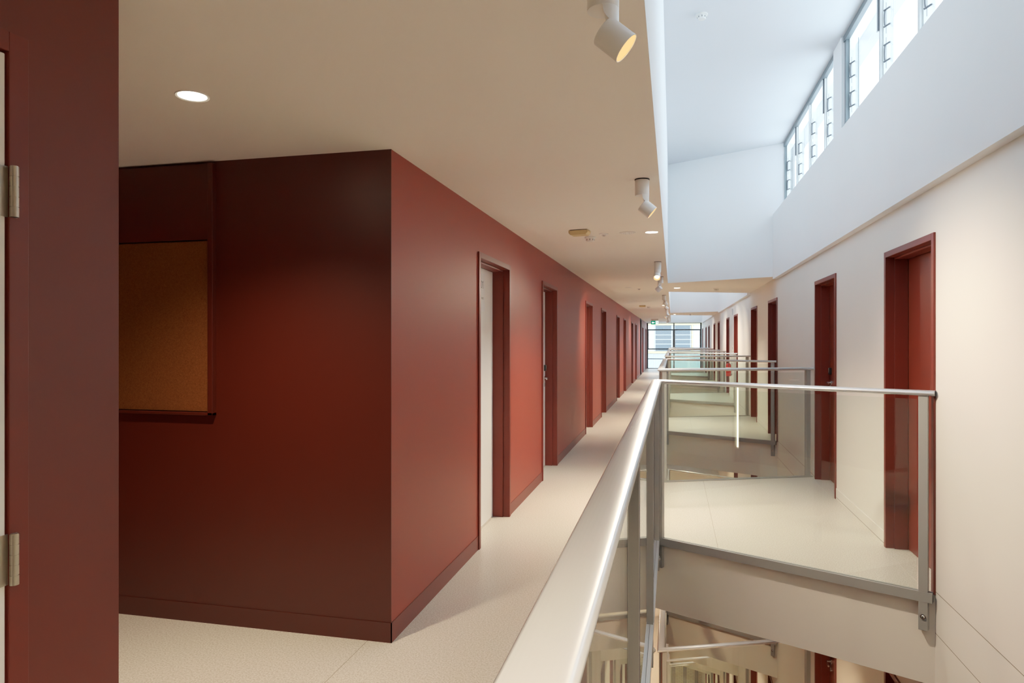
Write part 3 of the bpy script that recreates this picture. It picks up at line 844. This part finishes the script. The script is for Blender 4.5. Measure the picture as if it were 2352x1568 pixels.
for y0, y1 in WELLS[1:]:
    m_ = (y0 + y1) / 2
    b.box(WX - .012, 1.70, m_ - .15, m_ + .15, SILL, ROOF, M['white']); b.box(WX - .012, 1.70, y0, y0 + .25, SILL, ROOF, M['white']); b.box(WX - .012, 1.70, y1 - .05, y1 + .3, SILL, ROOF, M['white'])
b.box(WX - .012, 1.70, 10.52, 10.9, SILL, ROOF, M['white'])
tag(b.build('trim_2'), 'white piers between the high louvre windows', 'trim', kind='structure')

# ------------------------------------------------------------------ glazed end of the corridor
wn[0] += 1
r = empty('window_%d' % wn[0], (0, 0, 0)); Y = YE - .04; X0, X1 = XL + .005, XR - .01
b = MB()
b.box(X0, X0 + .07, Y, Y + .1, 0, CEIL, M['darkframe']); b.box(X1 - .08, X1, Y, Y + .1, 0, CEIL, M['darkframe'])
b.box(.035, .095, Y, Y + .1, 0, CEIL, M['darkframe']); b.box(X0, X1, Y, Y + .1, CEIL - .03, CEIL, M['darkframe']); b.box(X0, X1, Y, Y + .1, 0, .03, M['darkframe'])
for z, t in ((2.035, .03), (1.03, .028), (.51, .02)): b.box(X0, X1, Y + .002, Y + .098, z - t, z + t, M['darkframe'])
b.build('frame', r)
for xa, xb in ((X0 + .07, .035), (.095, X1 - .08)):
    for za, zb in ((.03, .49), (.53, 1.0), (2.065, CEIL - .03)):
        b = MB(); b.box(xa, xb, Y + .045, Y + .055, za, zb, M['winglass']); b.build('glass_pane', r)
    b = MB(); z = 1.06
    for i in range(4):
        tf = Matrix.Translation((0, Y + .05, z + .118)) @ Matrix.Rotation(radians(8), 4, 'X')
        b.box(xa + .03, xb - .03, -.003, .003, -.122, .122, M['winglass'], tf)
        b.box(xa + .03, xb - .03, -.004, -.003, .100, .128, M['blade_edge'], tf)
        z += .240
    b.build('louvre_blades', r)
    b = MB(); z = 1.09
    b.box(xa, xa + .03, Y + .03, Y + .07, 1.06, 2.0, M['winwhite']); b.box(xb - .03, xb, Y + .03, Y + .07, 1.06, 2.0, M['winwhite'])
    b.build('louvre_track', r)
tag(r, 'tall charcoal framed glazing with louvres at the far corridor end', 'window', kind='structure')

# ------------------------------------------------------------------ outside: neighbouring building seen through the glazing
nbld = empty('neighbouring_building_outside', (0, 46.5, -18))
b = MB(); b.box(-9, 11, 0, 1.0, 0, 22.5, M['facade']); b.build('wall', nbld)
for xa, xb in ((-1.16, -.04), (.10, 1.17)):
    b = MB(); b.box(xa, xb, -.05, 0, 18.80, 20.46, M['facade_blind']); w = b.build('window', nbld)
    b = MB(); b.box(xa, xa + .05, -.07, -.05, 18.80, 20.46, M['facade_panel'])
    b.box(xb - .05, xb, -.07, -.05, 18.80, 20.46, M['facade_panel']); b.build('window_edge', w)
b = MB(); b.box(-9, 11, -.09, 0, 18.62, 18.76, M['facade_cream']); b.box(-9, 11, -.09, 0, 20.5, 20.62, M['facade_cream'])
b.box(1.2, 1.3, -.08, 0, 18.76, 20.5, M['facade_cream']); b.build('band', nbld)
b = MB()
for xa in (-3.2, -1.95, -1.15, -.05, 1.1, 2.2): b.box(xa, xa + 1.0 if xa != -1.95 else xa + .72, -.04, 0, 16.2, 18.60, M['facade_panel'])
b.build('cladding_panel', nbld)
tag(nbld, 'white neighbouring building with grey blue windows seen through the end glazing', 'building')

# ------------------------------------------------------------------ lights of the storeys below
LG = 'downlights of the storeys below'
for l, k, en in [(1, 0, 1), (1, 1, 1), (1, 2, 1), (2, 1, 1), (2, 2, 1), (2, 3, 1), (3, 2, 1), (3, 3, 1), (3, 4, 1), (4, 3, 1), (4, 4, 1), (5, 4, 1)]:
    downlight(.45, k * P + 6.2, lev(CEIL - .023, l) , 'warm downlight under the %s bridge from the camera, %s' % (ORD[k + 1], DOWN[l]), LG, E_LOW * en, (1.0, .50, .12))
    downlight(-.7, k * P + 9.3, lev(CEIL - .023, l), 'warm downlight over the corridor past the %s bridge, %s' % (ORD[k + 1], DOWN[l]), LG, E_LOW * en, (1.0, .50, .12))

# ------------------------------------------------------------------ sky, portals, exposure
w = bpy.data.worlds.new('overcast'); SC.world = w; w.use_nodes = True
nt = w.node_tree; bg = nt.nodes['Background']
bg.inputs[0].default_value = (0.71, 0.865, 1.0, 1); bg.inputs[1].default_value = 3.9
def portal(loc, sx, sy, d):
    L = bpy.data.lights.new('window_portal', 'AREA'); L.shape = 'RECTANGLE'; L.size = sx; L.size_y = sy; L.cycles.is_portal = True
    o = bpy.data.objects.new('window_portal', L); COL.objects.link(o); o.location = loc
    o.rotation_euler = d
for ya, yb in [(7.1, 10.52), (3.3, 6.95), (1.9, 3.0)] + [(WELLS[i][0], WELLS[i][1]) for i in (1, 2)]:
    portal((1.74, (ya + yb) / 2, (SILL + ROOF) / 2), ROOF - SILL, yb - ya, (0, pi / 2, 0))
portal(((XL + XR) / 2, YE + .12, CEIL / 2), XR - XL, CEIL, (-pi / 2, 0, 0))

SC.view_settings.view_transform = 'Standard'; SC.view_settings.look = 'None'
SC.view_settings.exposure = 0.22; SC.view_settings.gamma = 1.0
SC.view_settings.use_curve_mapping = True
cm = SC.view_settings.curve_mapping
cm.white_level = (2.0, 2.0, 2.0)
cv = cm.curves[3]
for x, y in [(.01, .040), (.025, .095), (.05, .185), (.125, .385), (.25, .60), (.5, .84)]: cv.points.new(x, y)
cm.update()
SC.cycles.use_denoising = True
SC.cycles.max_bounces = 14; SC.cycles.diffuse_bounces = 6; SC.cycles.glossy_bounces = 5; SC.cycles.transparent_max_bounces = 40
SC.cycles.transmission_bounces = 4
SC.cycles.caustics_reflective = False; SC.cycles.caustics_refractive = False
SC.cycles.sample_clamp_indirect = 6.0

# ------------------------------------------------------------------ camera
cam = bpy.data.cameras.new('camera'); co = bpy.data.objects.new('camera', cam); COL.objects.link(co)
cam.sensor_width = 36.0; cam.lens = 36.0 * 1568 / 2352; cam.clip_start = .02; cam.clip_end = 300
co.location = (0, 0, 1.469)
co.rotation_euler = (pi / 2, 0, math.atan((1545 - 1176) / 1568.0))
cam.shift_y = -2.0 / 2352
SC.camera = co
